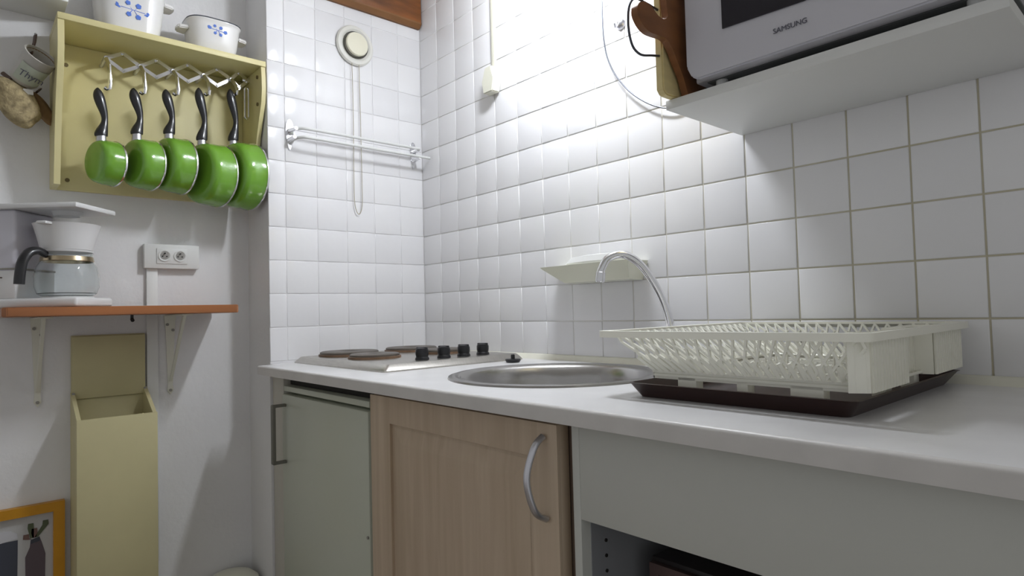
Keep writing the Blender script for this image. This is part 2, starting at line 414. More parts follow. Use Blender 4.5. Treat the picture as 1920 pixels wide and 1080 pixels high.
# ================================================================ hob
t = thing('electric_hob', 'stainless steel hob with four hotplates and four black knobs', 'hob', (.31, -.29, CT))
hx0, hx1, hy0, hy1 = .022, .602, -.532, -.042
bm = bmesh.new()
def rr(x0, x1, y0, y1, r, z, n=5):
    vs = []
    for cx, cy, a0 in ((x1 - r, y1 - r, 0), (x0 + r, y1 - r, PI / 2), (x0 + r, y0 + r, PI), (x1 - r, y0 + r, 1.5 * PI)):
        for k in range(n + 1):
            a = a0 + PI / 2 * k / n; vs.append(bm.verts.new((cx + r * math.cos(a), cy + r * math.sin(a), z)))
    return vs
def loft(rings, cap0=True, cap1=True):
    for A, B in zip(rings, rings[1:]):
        for i in range(len(A)): bm.faces.new((A[i], A[(i + 1) % len(A)], B[(i + 1) % len(A)], B[i]))
    if cap0: bm.faces.new(rings[0][::-1])
    if cap1: bm.faces.new(rings[-1])
loft([rr(hx0, hx1, hy0, hy1, .012, CT), rr(hx0, hx1, hy0, hy1, .012, CT + .004), rr(hx0 + .016, hx1 - .012, hy0 + .014, hy1 - .014, .012, CT + .019), rr(hx0 + .022, hx1 - .018, hy0 + .02, hy1 - .02, .012, CT + .0205)])
mb = MB(); mb.merge(bm); put('hob_plate', mb, 'steel', t)
for cx, cy, r in ((.145, -.395, .093), (.345, -.415, .074), (.155, -.165, .088), (.355, -.17, .074)):
    o = put('hotplate', MB().lathe([(0, CT + .0320), (r * .25, CT + .0322), (r * .3, CT + .0345), (r - .004, CT + .0345), (r, CT + .0320), (r, CT + .02)], (cx, cy, 0), n=40), 'hotplate', t)
    put('rim_ring', MB().lathe([(r - .002, CT + .016), (r + .005, CT + .016), (r + .004, CT + .0265), (r - .002, CT + .0275)], (cx, cy, 0), n=40, closed=True), 'hotplate_rim', o)
for cy in (-.375, -.300, -.228, -.155):
    o = put('knob', MB().lathe([(0, 0), (.020, 0), (.0195, .005), (.017, .009), (.0185, .016), (.0185, .026), (.016, .032), (.008, .034), (0, .034)], (.54, cy, CT + .020), n=20), 'black', t)
    put('grip', MB().box((.54 - .0165, cy - .0045, CT + .04), (.54 + .0165, cy + .0045, CT + .0555), .002, Euler((0, 0, .5))), 'black', o)

# ================================================================ sink, tap, plug
t = thing('round_sink', 'round stainless steel sink set into the worktop right of the hob', 'sink', (SX, SY, CT))
put('bowl', MB().lathe([(SR, CT), (SR - .002, CT + .004), (SR - .012, CT + .0065), (SR - .026, CT + .004), (SR - .034, CT - .004), (SR - .042, CT - .03), (SR - .055, CT - .12), (SR - .08, CT - .145), (.05, CT - .152), (.045, CT - .155), (0, CT - .155), (0, CT - .158), (SR - .07, CT - .15), (SR - .036, CT - .03), (SR - .028, CT - .004)], (SX, SY, 0), n=64), 'steel_sink', t)
put('drain', MB().lathe([(0, -.153), (.03, -.1525), (.034, -.15), (.036, -.1515)], (SX, SY, CT), n=24), 'chrome', t)
OA = math.radians(38); orr = SR - .040
oc = Vector((SX + orr * math.cos(OA), SY + orr * math.sin(OA), CT - .024)); od = Vector((-math.cos(OA), -math.sin(OA), .1)).normalized()
o = put('overflow', MB().cyl(oc, oc + od * .004, .014, n=20, bev=.001), 'dark', t)
put('overflow_screw', MB().cyl(oc + od * .0035, oc + od * .007, .005, n=12, bev=.001), 'chrome', o)
t = thing('tap', 'tall chrome swan neck tap rising behind the draining basket', 'tap', (1.13, -.032, CT))
put('base', MB().lathe([(0, 0), (.024, 0), (.024, .006), (.018, .012), (.016, .05), (.012, .056)], (1.13, -.032, CT), n=24), 'chrome', t)
sp = spline([(1.13, -.032, CT + .05), (1.130, -.032, 1.0), (1.118, -.045, 1.065), (1.098, -.070, 1.125), (1.080, -.098, 1.162), (1.058, -.125, 1.178), (1.035, -.150, 1.168), (1.024, -.163, 1.14), (1.022, -.165, 1.128)], 6)
put('spout', MB().tube(sp, .0100, 16), 'chrome', t)
put('aerator', MB().cyl((1.0235, -.1635, 1.136), (1.021, -.166, 1.110), .0120, n=18, bev=.002), 'chrome', t)
put('lever', MB().tube([(1.13, -.032, CT + .035), (1.16, -.05, CT + .045), (1.18, -.062, CT + .05)], .005, 8), 'chrome', t)
t = thing('sink_plug', 'small black rubber sink plug lying on the worktop beside the hob', 'plug', (.655, -.135, CT))
put('stopper', MB().lathe([(0, 0), (.019, 0), (.023, .006), (.023, .010), (0, .011)], (.655, -.135, CT), n=20), 'black', t)
put('ring', MB().lathe([(.003, .011), (.006, .011), (.006, .02), (.0045, .023), (0, .023)], (.655, -.135, CT), n=12), 'black', t)

# ================================================================ tray and draining basket
t = single('drip_tray', MB(), 'tray_brown', 'dark brown plastic drip tray under the white dish basket', 'tray', (0, 0, 0)) if False else None
bm = bmesh.new()
bx0, bx1, by0, by1 = 1.368, 1.702, -.482, -.035
loft([rr(bx0, bx1, by0, by1, .01, CT), rr(bx0 - .010, bx1 + .018, by0 - .020, by1 + .018, .012, CT + .024), rr(bx0 - .012, bx1 + .021, by0 - .023, by1 + .021, .012, CT + .025), rr(bx0 - .007, bx1 + .016, by0 - .018, by1 + .016, .012, CT + .0255), rr(bx0 + .008, bx1 - .004, by0 + .008, by1 - .008, .01, CT + .003)])
mb = MB(); mb.merge(bm); single('drip_tray', mb, 'tray_brown', 'dark brown plastic drip tray under the ivory dish basket', 'tray', (1.535, -.26, CT))

t = thing('dish_basket', 'ivory plastic dish draining basket with lattice sides standing in a brown tray', 'dish rack', (1.53, -.26, CT + .003))
Zb, Zt = .932, 1.006
tx0, tx1, ty0, ty1 = 1.315, 1.738, -.500, -.030     # rim inner line
cx0, cx1, cy0, cy1 = 1.392, 1.712, -.472, -.050     # floor outline
def lerp(a, b, s): return a + (b - a) * s
# rim
bm = bmesh.new()
outer = rr(tx0 - .018, tx1 + .003, ty0 - .012, ty1 + .012, .02, Zt); outer2 = rr(tx0 - .018, tx1 + .003, ty0 - .012, ty1 + .012, .02, Zt - .011)
inner = rr(tx0 + .003, tx1 - .006, ty0 + .004, ty1 - .004, .012, Zt); inner2 = rr(tx0 + .003, tx1 - .006, ty0 + .004, ty1 - .004, .012, Zt - .004)
outerb = rr(tx0 - .016, tx1 + .001, ty0 - .010, ty1 + .010, .02, Zt - .011)
for A, B in ((inner, outer), (outer, outer2), (outer2, outerb), (inner2, inner), (outerb, inner2)):
    for i in range(len(A)): bm.faces.new((A[i], A[(i + 1) % len(A)], B[(i + 1) % len(A)], B[i]))
mb = MB(); mb.merge(bm); put('rim', mb, 'rack_plastic', t)
# lattice of the long sides and the left end
lat = MB()
def wallpt(side, s, h):
    # s along the side 0..1, h height 0..1
    z = lerp(Zb + .006, Zt - .004, h)
    if side == 'f': return Vector((lerp(lerp(cx0, tx0 + .006, h), lerp(cx1, tx1 - .004, h), s), lerp(cy0, ty0 + .006, h), z))
    if side == 'b': return Vector((lerp(lerp(cx0, tx0 + .006, h), lerp(cx1, tx1 - .004, h), s), lerp(cy1, ty1 - .006, h), z))
    if side == 'l': return Vector((lerp(cx0, tx0 + .006, h), lerp(lerp(cy0, ty0 + .006, h), lerp(cy1, ty1 - .006, h), s), z))
def strip(a, b, wd=.0024):
    lat.tube([a, b], wd, 4)
for side, n in (('f', 19), ('b', 19), ('l', 20)):
    for i in range(-2, n):
        for (h0, h1, ds) in ((0, 1, 2.0), (0, 1, -2.0)):
            s0 = (i + .5 - ds / 2 + 1) / n; s1 = s0 + ds / n; H0, H1 = h0, h1
            if s0 > 1 and s1 > 1 or s0 < 0 and s1 < 0: continue
            def clip(s, so, h, ho):
                if s < 0: k = (0 - so) / (s - so); return 0, ho + (h - ho) * k
                if s > 1: k = (1 - so) / (s - so); return 1, ho + (h - ho) * k
                return s, h
            a_, ha = clip(s0, s1, H0, H1); b_, hb = clip(s1, s0, H1, H0)
            strip(wallpt(side, a_, ha), wallpt(side, b_, hb), .0026)
for side in ('f', 'b', 'l'):
    lat.tube([wallpt(side, 0, 0), wallpt(side, 1, 0)], .004, 6)
    n = 26
    for i in range(n):          # low slanting bars just above the floor
        s_ = (i + .5) / n
        lat.tube([wallpt(side, s_, .02), wallpt(side, max(0, s_ - .02), .36)], .0044, 5)
lt = put('lattice_side', lat, 'rack_plastic', t, sm=False); lt['kind'] = 'stuff'
# low solid skirt round the floor
sk = MB()
for a, b in (((cx0, cy0), (cx1, cy0)), ((cx0, cy1), (cx1, cy1)), ((cx0, cy0), (cx0, cy1))):
    sk.box((min(a[0], b[0]) - .001, min(a[1], b[1]) - .001, Zb - .006), (max(a[0], b[0]) + .001, max(a[1], b[1]) + .001, Zb + .010))
put('skirt', sk, 'rack_plastic', t, sm=False)
fl = MB()
for i in range(22):
    y = lerp(cy0, cy1, i / 21); fl.box((cx0, y - .0025, Zb - .002), (cx1, y + .0025, Zb + .002))
for i in range(8):
    x = lerp(cx0, cx1, i / 7); fl.box((x - .002, cy0, Zb - .002), (x + .002, cy1, Zb + .002))
o = put('floor_grid', fl, 'rack_plastic', t, sm=False); o['kind'] = 'stuff'
# ribbed right end with its recess
re_ = MB(); xe = 1.728
plan = [(xe - .022, -.492), (xe, -.478), (xe, -.335), (xe - .028, -.330), (xe - .028, -.205), (xe, -.200), (xe, -.045), (xe - .02, -.038)]
re_.tube([(x, y, Zt - .003) for x, y in plan], .004, 6)
for (xa, ya), (xb, yb) in zip(plan, plan[1:]):
    d = Vector((xb - xa, yb - ya, 0)); L = d.length; nn = Vector((-d.y, d.x, 0)).normalized() * .0012
    re_.prism([(0, 0), (L, 0), (L, Zt - Zb), (0, Zt - Zb)], Vector((xa, ya, Zb - .004)) - nn, d.normalized(), (0, 0, 1), .0024)
    for i in range(max(1, int(L / .0115))):
        p = Vector((xa, ya, 0)) + d * ((i + .5) / max(1, int(L / .0115)))
        re_.box((p.x - .002, p.y - .0022, Zb - .004), (p.x + .0042, p.y + .0022, Zt - .004))
put('ribbed_end', re_, 'rack_plastic', t, sm=False)
for cx, wd in ((1.455, .034), (1.55, .018), (1.645, .046)):
    put('foot', MB().box((cx - wd / 2, cy0 - .001, CT + .0035), (cx + wd / 2, cy0 + .02, Zb), .001), 'rack_plastic', t)
for cx, cy in ((1.695, -.335), (1.695, -.205), (1.50, -.07)):
    put('foot', MB().box((cx - .01, cy - .012, CT + .0035), (cx + .01, cy + .012, Zb), .001), 'rack_plastic', t)
pg = MB()
for i in range(14):
    x = lerp(cx0 + .02, cx1 - .03, i / 13); pg.tube([(x, -.20, Zb), (x, -.20, Zt - .016), (x + .004, -.20, Zt - .010)], .002, 6)
put('plate_pegs', pg, 'rack_plastic', t, sm=False)

# ================================================================ soap shelf, switch, cord, hook on the right wall
t = thing('soap_shelf', 'cream ceramic shelf on the tiles behind the tap', 'shelf', (.91, 0, 1.12))
bm = bmesh.new()
def ring5(pts): return [bm.verts.new(p) for p in pts]
A = ring5([(.80, -.002, 1.118), (1.030, -.002, 1.118), (1.030, -.06, 1.120), (.80, -.06, 1.120)])
B = ring5([(.725, -.002, 1.160), (1.045, -.002, 1.160), (1.045, -.085, 1.163), (.735, -.085, 1.163)])
C_ = ring5([(.722, -.002, 1.168), (1.048, -.002, 1.168), (1.048, -.088, 1.168), (.730, -.088, 1.168)])
loft([A, B, C_]); mb = MB(); mb.merge(bm); put('dish', mb, 'soap_ceramic', t)
t2 = MB().lathe([(0, 0), (.115, 0), (.12, .006), (.10, .022), (.04, .026), (0, .026)], (.92, -.045, 1.168), n=40, sy=.33, sx=1, uref=(1, 0, 0))
single('folded_cloth', t2, 'white', 'small white folded cloth lying on the ceramic shelf behind the tap', 'cloth', (.92, -.045, 1.168))
t = thing('pull_switch', 'ivory light switch box on the tiles at the end of a thin cable cover', 'switch', (.448, 0, 1.77))
put('switch_box', MB().prism([(.428, 1.775), (.474, 1.775), (.484, 1.815), (.470, 1.862), (.438, 1.862), (.420, 1.815)], (0, -.002, 0), (1, 0, 0), (0, 0, 1), .034, bev=.003), 'ivory', t)
put('cable_cover', MB().box((.444, -.010, 1.862), (.462, -.0005, 2.5), .002), 'ivory', t)
cp = spline([(.93, -.012, 1.95), (.932, -.012, 1.80), (.952, -.012, 1.715), (1.0, -.012, 1.64), (1.06, -.012, 1.585), (1.12, -.012, 1.552), (1.17, -.012, 1.548), (1.22, -.012, 1.565), (1.27, -.012, 1.60)], 8)
single('power_cord', MB().tube(cp, .0022, 8), 'wire', 'thin pale cord drooping in an arc over the tiles left of the microwave', 'cord', (1.0, -.012, 1.55))
M['grey_cord'] = mat('grey_cord', (.35, .35, .37), .5)
t = thing('suction_hook', 'small chrome suction hook stuck on the bright tiles', 'hook', (.99, 0, 1.82))
put('cup', MB().lathe([(0, 0), (.016, 0), (.014, .006), (.006, .012), (0, .013)], (.985, -.0005, 1.822), (0, -1, 0), 20), 'chrome_soft', t)
put('hook_arm', MB().tube([(.985, -.012, 1.822), (.985, -.02, 1.81), (.985, -.026, 1.805), (.985, -.03, 1.815)], .003, 8), 'chrome', t)

# ================================================================ wall shelf, microwave, boards
SB = 1.436
single('microwave_shelf', MB().box((1.320, -.302, SB), (1.862, -.001, SB + .0185), .001), 'white', 'white wall shelf board carrying the microwave', 'shelf', (1.6, -.15, SB))
t = thing('microwave_oven', 'white microwave oven with dark window on the white shelf', 'microwave', (1.62, -.15, SB + .0185))
mz = 1.471; mf = -.318
put('casing', MB().box((1.378, -.285, mz + .004), (1.868, -.02, 1.76), .004), 'mw', t)
bm = bmesh.new()
dpts = [(1.378, 1.50), (1.388, mz + .008), (1.402, mz), (1.868, mz), (1.868, 1.76), (1.378, 1.76)]
mbd = MB(); mbd.prism(dpts, (0, -.285, 0), (1, 0, 0), (0, 0, 1), .032, bev=.003)
dd = put('door', mbd, 'mw', t)
put('window', MB().prism([(1.456, 1.547), (1.60, 1.541), (1.74, 1.547), (1.74, 1.72), (1.456, 1.72)], (0, mf + .0005, 0), (1, 0, 0), (0, 0, 1), .002), 'mw_dark', dd, sm=False)
me = text_mesh('SAMSUNG', .0125)
tm = bmesh.new(); tm.from_mesh(me); mb = MB(); mb.merge(tm, Matrix.Translation((1.577, mf - .0005, 1.508)) @ Matrix.Rotation(PI / 2, 4, 'X') @ Matrix.Diagonal((1, 1, 1, 1)))
put('lettering', mb, 'ink', dd, sm=False)
put('base_plate', MB().box((1.40, -.28, mz + .001), (1.86, -.03, mz + .008)), 'mw_base', t)
for x, y in ((1.425, -.27), (1.82, -.27), (1.425, -.05), (1.82, -.05)):
    put('foot', MB().cyl((x, y, SB + .0185), (x, y, mz + .001), .011, n=16), 'mw_base' if y > -.1 else 'white', t)

def board_outline(pts): return pts
t = thing('wooden_chopping_board', 'brown wooden chopping board with rounded handle, upright beside the microwave', 'chopping board', (1.36, -.2, SB + .019))
bpts = [(-.10, 1.456), (-.275, 1.456), (-.287, 1.463), (-.300, 1.490), (-.318, 1.515), (-.336, 1.540), (-.356, 1.553), (-.385, 1.551), (-.410, 1.551), (-.430, 1.560), (-.442, 1.576), (-.438, 1.594), (-.420, 1.603), (-.398, 1.601), (-.378, 1.590), (-.362, 1.588), (-.352, 1.592), (-.346, 1.600), (-.349, 1.620), (-.352, 1.68), (-.34, 1.72), (-.10, 1.72)]
def sm_poly(pts, n=3):
    P = [(p[0], p[1], 0) for p in pts]; s = spline(P + [P[0]], n)[:-1]; return [(v.x, v.y) for v in s]
put('board', MB().prism(sm_poly(bpts), (1.347, 0, 0), (0, 1, 0), (0, 0, 1), .014), 'brown_board', t)
t = thing('pale_chopping_board', 'pale wooden chopping board with wire handle, left of the brown board', 'chopping board', (1.335, -.2, SB + .019))
b2 = [(-.10, 1.456), (-.330, 1.456), (-.340, 1.466), (-.340, 1.70), (-.330, 1.71), (-.10, 1.71)]
put('board', MB().prism(b2, (1.324, 0, 0), (0, 1, 0), (0, 0, 1), .018, bev=.003), 'pale_board', t)
hd = spline([(1.334, -.338, 1.532), (1.334, -.365, 1.526), (1.334, -.400, 1.519), (1.334, -.424, 1.530), (1.334, -.434, 1.562), (1.334, -.430, 1.60), (1.334, -.412, 1.622), (1.334, -.38, 1.624), (1.334, -.338, 1.622)], 6)
put('wire_handle', MB().tube(hd, .0024, 8), 'wire', t)

# ================================================================ vent and rail on the tiled end wall
t = thing('round_vent', 'round white extractor vent with raised centre disc and pull cord', 'vent', (0, -.283, 2.0))
vc = (.001, -.283, 2.018)
put('flange', MB().lathe([(0, 0), (.071, 0), (.073, .006), (.068, .012), (.058, .014), (.050, .010), (.046, .004), (0, .003)], vc, (1, 0, 0), 48), 'vent_white', t)
put('gap_shade_ring', MB().lathe([(.040, .0045), (.049, .0060), (.049, .012), (.0485, .0125), (.047, .007), (.040, .0055)], vc, (1, 0, 0), 48, closed=True), 'dark_grey', t)  # shade of the groove round the disc, put in as a dark coloured ring
put('centre_disc', MB().lathe([(0, .004), (.030, .006), (.030, .014), (.041, .017), (.043, .022), (.040, .027), (.02, .029), (0, .029)], vc, (1, 0, 0), 40), 'vent_cream', t)
pc = spline([(.010, -.298, 1.955), (.010, -.296, 1.75), (.010, -.298, 1.50), (.010, -.294, 1.43), (.010, -.281, 1.405), (.010, -.268, 1.43), (.010, -.266, 1.50), (.010, -.268, 1.75), (.010, -.270, 1.95)], 8)
put('pull_cord', MB().tube(pc, .0013, 6), 'cord', t)

t = thing('towel_rail', 'double white towel rail on two chrome brackets on the tiled end wall', 'towel rail', (0, -.29, 1.65))
for y in (-.527, -.043):
    out = [(.013 * math.sin(2 * PI * k / 24) * (1 + .35 * math.cos(2 * PI * k / 24)), .052 * math.cos(2 * PI * k / 24)) for k in range(24)]
    b = put('bracket', MB().prism(out, (.0005, y, 1.652), (0, 1, 0), (0, 0, 1), .005, bev=.0012), 'chrome', t)
    put('arm', MB().cyl((.004, y, 1.664), (.050, y + (.004 if y < -.3 else -.004), 1.664), .009, .006, n=14).cyl((.004, y, 1.632), (.046, y, 1.636), .009, .006, n=14), 'chrome', b)
    put('screw', MB().cyl((.0055, y, 1.692), (.007, y, 1.692), .0035, n=10), 'chrome_soft', b)
for z, x, e in ((1.668, .052, -.045), (1.636, .062, -.006)):
    rp = spline([(.010, -.524, z - .012), (.026, -.522, z - .004), (x - .010, -.506, z), (x, -.470, z), (x, -.30, z), (x, -.15, z), (x, e, z)], 5)
    put('rail', MB().tube(rp, .0052, 12), 'white', t)

# ================================================================ cream pan shelf on the left wall
t = thing('cream_wall_shelf', 'cream painted wall shelf with back board carrying the pans', 'shelf', (-.1, -.88, 1.42))
put('back_board', MB().box((X0 + .0005, -1.140, 1.430), (X0 + .012, -.618, 1.862), .001), 'cream', t)
put('top_board', MB().box((X0 + .0005, -1.156, 1.8625), (.004, -.6035, 1.880), .001), 'cream', t)
prof = [(X0 + .0005, 1.862), (.0, 1.862), (.004, 1.83), (.006, 1.79), (0, 1.745), (-.02, 1.70), (-.045, 1.64), (-.062, 1.57), (-.075, 1.50), (-.088, 1.43), (X0 + .0005, 1.43)]
put('side_panel', MB().prism(prof, (0, -1.1405, 0), (1, 0, 0), (0, 0, 1), .0150), 'cream', t)
put('side_panel', MB().prism(prof, (0, -.6045, 0), (1, 0, 0), (0, 0, 1), .0130), 'cream', t)
for y, z in ((-1.118, 1.80), (-1.115, 1.46)):
    put('screw', MB().cyl((X0 + .012, y, z), (X0 + .0135, y, z), .006, n=12), 'cream_dark', t)
for z in (1.835, 1.745):
    put('screw', MB().cyl((-.03, -.618, z), (-.03, -.6215, z), .006, n=12), 'cream_dark', t)

# scissor rack
t = thing('scissor_rack', 'chrome expanding lattice rack with hanging hooks under the cream shelf', 'rack', (-.11, -.82, 1.82))
xr = -.105
jy = [-1.031, -.943, -.854, -.765, -.680, -.606 + .0]; jz = [1.818, 1.815, 1.822, 1.829, 1.836, 1.842]
jy[5] = -.627
def flatbar(mb, a, b, x, wd=.0105, th=.002):
    a = Vector((x, *a)); b = Vector((x, *b)); d = (b - a).normalized(); L = (b - a).length
    mb.prism([(-.003, -wd / 2), (L + .003, -wd / 2), (L + .003, wd / 2), (-.003, wd / 2)], a, d, Vector((1, 0, 0)).cross(d), th)
for i in range(5):
    ym = (jy[i] + jy[i + 1]) / 2; zm = (jz[i] + jz[i + 1]) / 2; hh = .027
    for (a, b, x) in (((jy[i], jz[i]), (ym, zm + hh), xr), ((ym, zm + hh), (jy[i + 1], jz[i + 1]), xr + .0026), ((jy[i], jz[i]), (ym, zm - hh), xr + .0026), ((ym, zm - hh), (jy[i + 1], jz[i + 1]), xr)):
        mb = MB(); flatbar(mb, a, b, x); put('lattice_bar', mb, 'chrome', t)
    for y_, z_ in ((ym, zm + hh), (ym, zm - hh)):
        put('rivet', MB().cyl((xr - .001, y_, z_), (xr + .008, y_, z_), .0042, n=12, bev=.001), 'chrome', t)
PX = -.060
hb = [1.722, 1.728, 1.744, 1.762, 1.780]
for i in range(5):
    put('rivet', MB().cyl((X0 + .012, jy[i], jz[i]), (xr + .010, jy[i], jz[i]), .0055, n=12, bev=.001), 'chrome_soft', t)
    hk = MB(); z0 = jz[i] - .004; zb = hb[i] - .008
    hk.tube([(xr + .012, jy[i], z0), (PX + .012 - .010, jy[i] + .002, z0 - .03), (PX + .012, jy[i] + .003, zb + .010), (PX + .009, jy[i] + .002, zb), (PX + .001, jy[i] - .002, zb - .002), (PX - .0, jy[i] - .009, zb + .002)], .0052, 8, flat=(1.1, .8))
    put('hook', hk, 'chrome', t)
put('end_bracket', MB().box((X0 + .012, jy[5] - .004, jz[5] - .006), (xr + .006, jy[5] + .004, jz[5] + .008), .001).box((xr, jy[5] - .016, jz[5] - .004), (xr + .006, jy[5] + .010, jz[5] + .010), .001), 'chrome', t)
lp = [(xr + .012, jy[5] + .0065 * math.cos(a) - .006, 1.762 + (.045 if math.sin(a) > 0 else -.045) + .0075 * math.sin(a)) for a in [2 * PI * k / 24 for k in range(24)]]
put('end_loop', MB().tube(lp, .0030, 8, closed=True), 'chrome', t)

# pans
def saucepan(cy, cz, r, L, rot, hy, ztop, zfer, label):
    t = thing('saucepan', label, 'saucepan', (PX, cy, cz), 0, 'green saucepans hanging in a row')
    a = math.radians(rot); A = Vector((-math.sin(a), math.cos(a), 0)); rb = r * .95
    b = Vector((PX - .004, cy, cz)) - A * L
    out = [(0, 0), (rb * .78, 0), (rb * .90, .003), (rb * .97, .009), (rb * 1.01, .020), (r * .985, L * .5), (r * .985, L - .008), (r * 1.01, L - .003), (r * 1.02, L)]
    inn = [(r * 1.02, L), (r * .955, L - .003), (r * .93, L * .5), (rb * .9, .012), (0, .007)]
    put('body', MB().lathe(out, b, A, 56).lathe(inn[:2], b, A, 56), 'green', t)
    put('inside', MB().lathe([(r * .955, L - .003), (r * .93, L * .5), (rb * .9, .014), (0, .009)], b, A, 48), 'pan_inside', t)
    put('rim_band', MB().lathe([(r * 1.0, L - .004), (r * 1.025, L - .004), (r * 1.03, L - .0015), (r * 1.025, L + .001), (r * .96, L + .001)], b, A, 56, closed=True), 'chrome', t)
    f = max(.012, min(L * .6, (hy - b.y) / A.y)); hb_ = b + A * f; hx_ = hb_.x
    zt = cz + (rb + (r * .97 - rb) * f / L) - .003
    put('ferrule', MB().tube([(hx_, hy, zt - .006), (hx_, hy, zfer + .004)], [.0135, .0125], 16, up=(1, 0, 0), flat=(.75, 1)), 'chrome_soft', t)
    H = ztop - zfer
    cl = [(0, .0, .0155), (.03, .0, .0165), (.12, .003, .0145), (.25, .0075, .0098), (.38, .009, .0082), (.52, .006, .0105), (.68, .0, .0135), (.82, -.005, .0140), (.92, -.007, .0105), (.98, -.007, .0050), (1.0, -.006, .0015)]
    pts = []; rad = []
    sp_ = spline([(q[0], q[1], q[2]) for q in cl], 3)
    for q in sp_: pts.append((hx_, hy + q.y, zfer + q.x * H)); rad.append(q.z)
    put('handle', MB().tube(pts, rad, 16, flat=(.72, 1), up=(1, 0, 0)), 'black_gloss', t)
    return t
place = ['smallest green saucepan, leftmost on the rack', 'second green saucepan from the left, slightly bigger than the smallest', 'middle green saucepan of the five on the rack', 'large green saucepan, second from the right on the rack', 'largest green saucepan, rightmost beside the tiled wall edge']
for i, a in enumerate(((-1.016, 1.498, .064, .055, 20, -1.050, 1.709, 1.572), (-.922, 1.506, .074, .060, 20, -.962, 1.727, 1.592), (-.836, 1.514, .084, .066, 15, -.876, 1.743, 1.608), (-.732, 1.498, .098, .074, 18, -.786, 1.766, 1.602), (-.634, 1.507, .108, .074, 12, -.690, 1.785, 1.617))):
    saucepan(*a, place[i])

# casserole dishes
def casserole(cy, R0, H, z0, label, zf, cx=-.088, flower=1.0):
    t = thing('casserole_dish', label, 'casserole', (cx, cy, z0), 0, 'casserole dishes on the cream shelf')
    prof = [(0, 0), (R0 * .70, 0), (R0 * .78, .006), (R0 * .86, H * .35), (R0 * .94, H * .85), (R0 * .97, H * .94), (R0, H * .97), (R0, H), (R0 * .95, H), (R0 * .90, H * .8), (R0 * .76, .012), (0, .008)]
    put('body', MB().lathe(prof, (cx, cy, z0), n=64, sup=3.2, uref=(1, 0, 0), sx=.88), 'porcelain', t)
    put('rim_line', MB().lathe([(R0 * .985, H - .001), (R0 * 1.004, H - .001), (R0 * 1.004, H + .0025), (R0 * .985, H + .0025)], (cx, cy, z0), n=64, sup=3.2, uref=(1, 0, 0), sx=.88, closed=True), 'dark_rim', t)
    for s in (-1, 1):
        put('handle', MB().prism([(R0 * .90 * s, -.030), (R0 * .97 * s + .022 * s, -.022), (R0 * .97 * s + .026 * s, -.010), (R0 * .97 * s + .026 * s, .010), (R0 * .97 * s + .022 * s, .022), (R0 * .90 * s, .030)], (cx, cy, z0 + H * .80), (0, 1, 0), (1, 0, 0), .012, bev=.003), 'porcelain', t)
    hrel = (zf - z0) / H
    rz = R0 * (.86 + .16 * (hrel - .35)) * .88
    fl = MB()
    def blossom(dy, dz, s, xx):
        for k in range(5):
            a = 2 * PI * k / 5 + dy * 40
            fl.lathe([(0, .0016), (s * .66, .0012), (s * .70, 0), (0, -.004)], (xx, cy + dy + s * .62 * math.cos(a), zf + dz + s * .62 * math.sin(a)), (1, 0, .1), 10)
    g = flower
    for dy, dz, s in ((-.030, .008, .0062), (-.012, .016, .0045), (.010, .013, .0050), (.027, .001, .0058), (-.010, -.010, .0045), (.010, -.013, .0048)):
        blossom(dy * g, dz * g, s * g, cx + rz + .0005 - abs(dy * g) ** 2 * 3 + dz * g * .1)
    st = MB()
    for (a, b), (c, d) in (((-.026, .004), (.0, .002)), ((.0, .002), (.024, .0)), ((-.002, .002), (-.009, -.008)), ((.0, .002), (.008, -.009)), ((-.004, .003), (-.010, .011)), ((.003, .003), (.008, .009))):
        st.tube([(cx + rz, cy + a * g, zf + b * g), (cx + rz, cy + c * g, zf + d * g)], .0009, 5)
    put('flower_print', fl, 'blue', t); put('stem_print', st, 'blue', t)
    return t
casserole(-.975, .098, .165, 1.8805, 'tall white casserole dish with blue flowers, left on the cream shelf', 1.942, flower=1.2)
casserole(-.742, .082, .105, 1.8805, 'small white casserole dish with blue flowers, right on the cream shelf', 1.952, flower=.82)
single('white_wall_board', MB().box((X0 + .0005, -1.9, 1.926), (-.03, -1.128, 1.942), .002), 'white', 'white shelf board at the top left corner above the hanging pot', 'shelf', (-.1, -1.5, 1.92))

# hanging pot and sacks left of the cream shelf
t = thing('hanging_pot', 'small off-white pot with green label hanging on a strap', 'pot', (-.1, -1.2, 1.74))
ax = Vector((.66, .40, .62)).normalized(); pb = Vector((-.12, -1.222, 1.712))
put('body', MB().lathe([(0, 0), (.030, 0), (.034, .006), (.039, .09), (.041, .093), (.038, .094), (.035, .085), (.028, .008), (0, .006)], pb, ax, 32), 'enamel_grey', t)
put('inside', MB().lathe([(.0355, .088), (.0285, .012), (0, .009)], pb, ax, 28), 'brown_cloth', t)
lb = MB(); d, u, v = lb.frame(ax); front = Vector((.85, .1, -.5)); front = (front - ax * front.dot(ax)).normalized(); side = ax.cross(front)
vs = []
for h, rr_ in ((.012, .0352), (.066, .0388)):
    vs.append([lb.bm.verts.new(pb + ax * h + (front * math.cos(a) + side * math.sin(a)) * rr_) for a in [(-1.0 + 2.0 * k / 12) for k in range(13)]])
for k in range(12): lb.bm.faces.new((vs[0][k], vs[0][k + 1], vs[1][k + 1], vs[1][k]))
o = put('paper_label', lb, 'label_green', t)
me = text_mesh('Thym', .026, .0003); tm = bmesh.new(); tm.from_mesh(me); mb = MB()
lc = pb + ax * .040 + front * .0395
ex = -side if (-side).y > 0 else side; ey = ax; ez = ex.cross(ey)
mb.merge(tm, Matrix.Translation(lc) @ Matrix((ex, ey, ez)).transposed().to_4x4()); put('lettering', mb, 'ink', o, sm=False)
put('strap', MB().tube([pb + ax * .088 + Vector((-.02, -.02, .01)), (-.13, -1.195, 1.83), (-.17, -1.190, 1.865)], .0045, 8, flat=(1.4, .6)), 'leather', t)
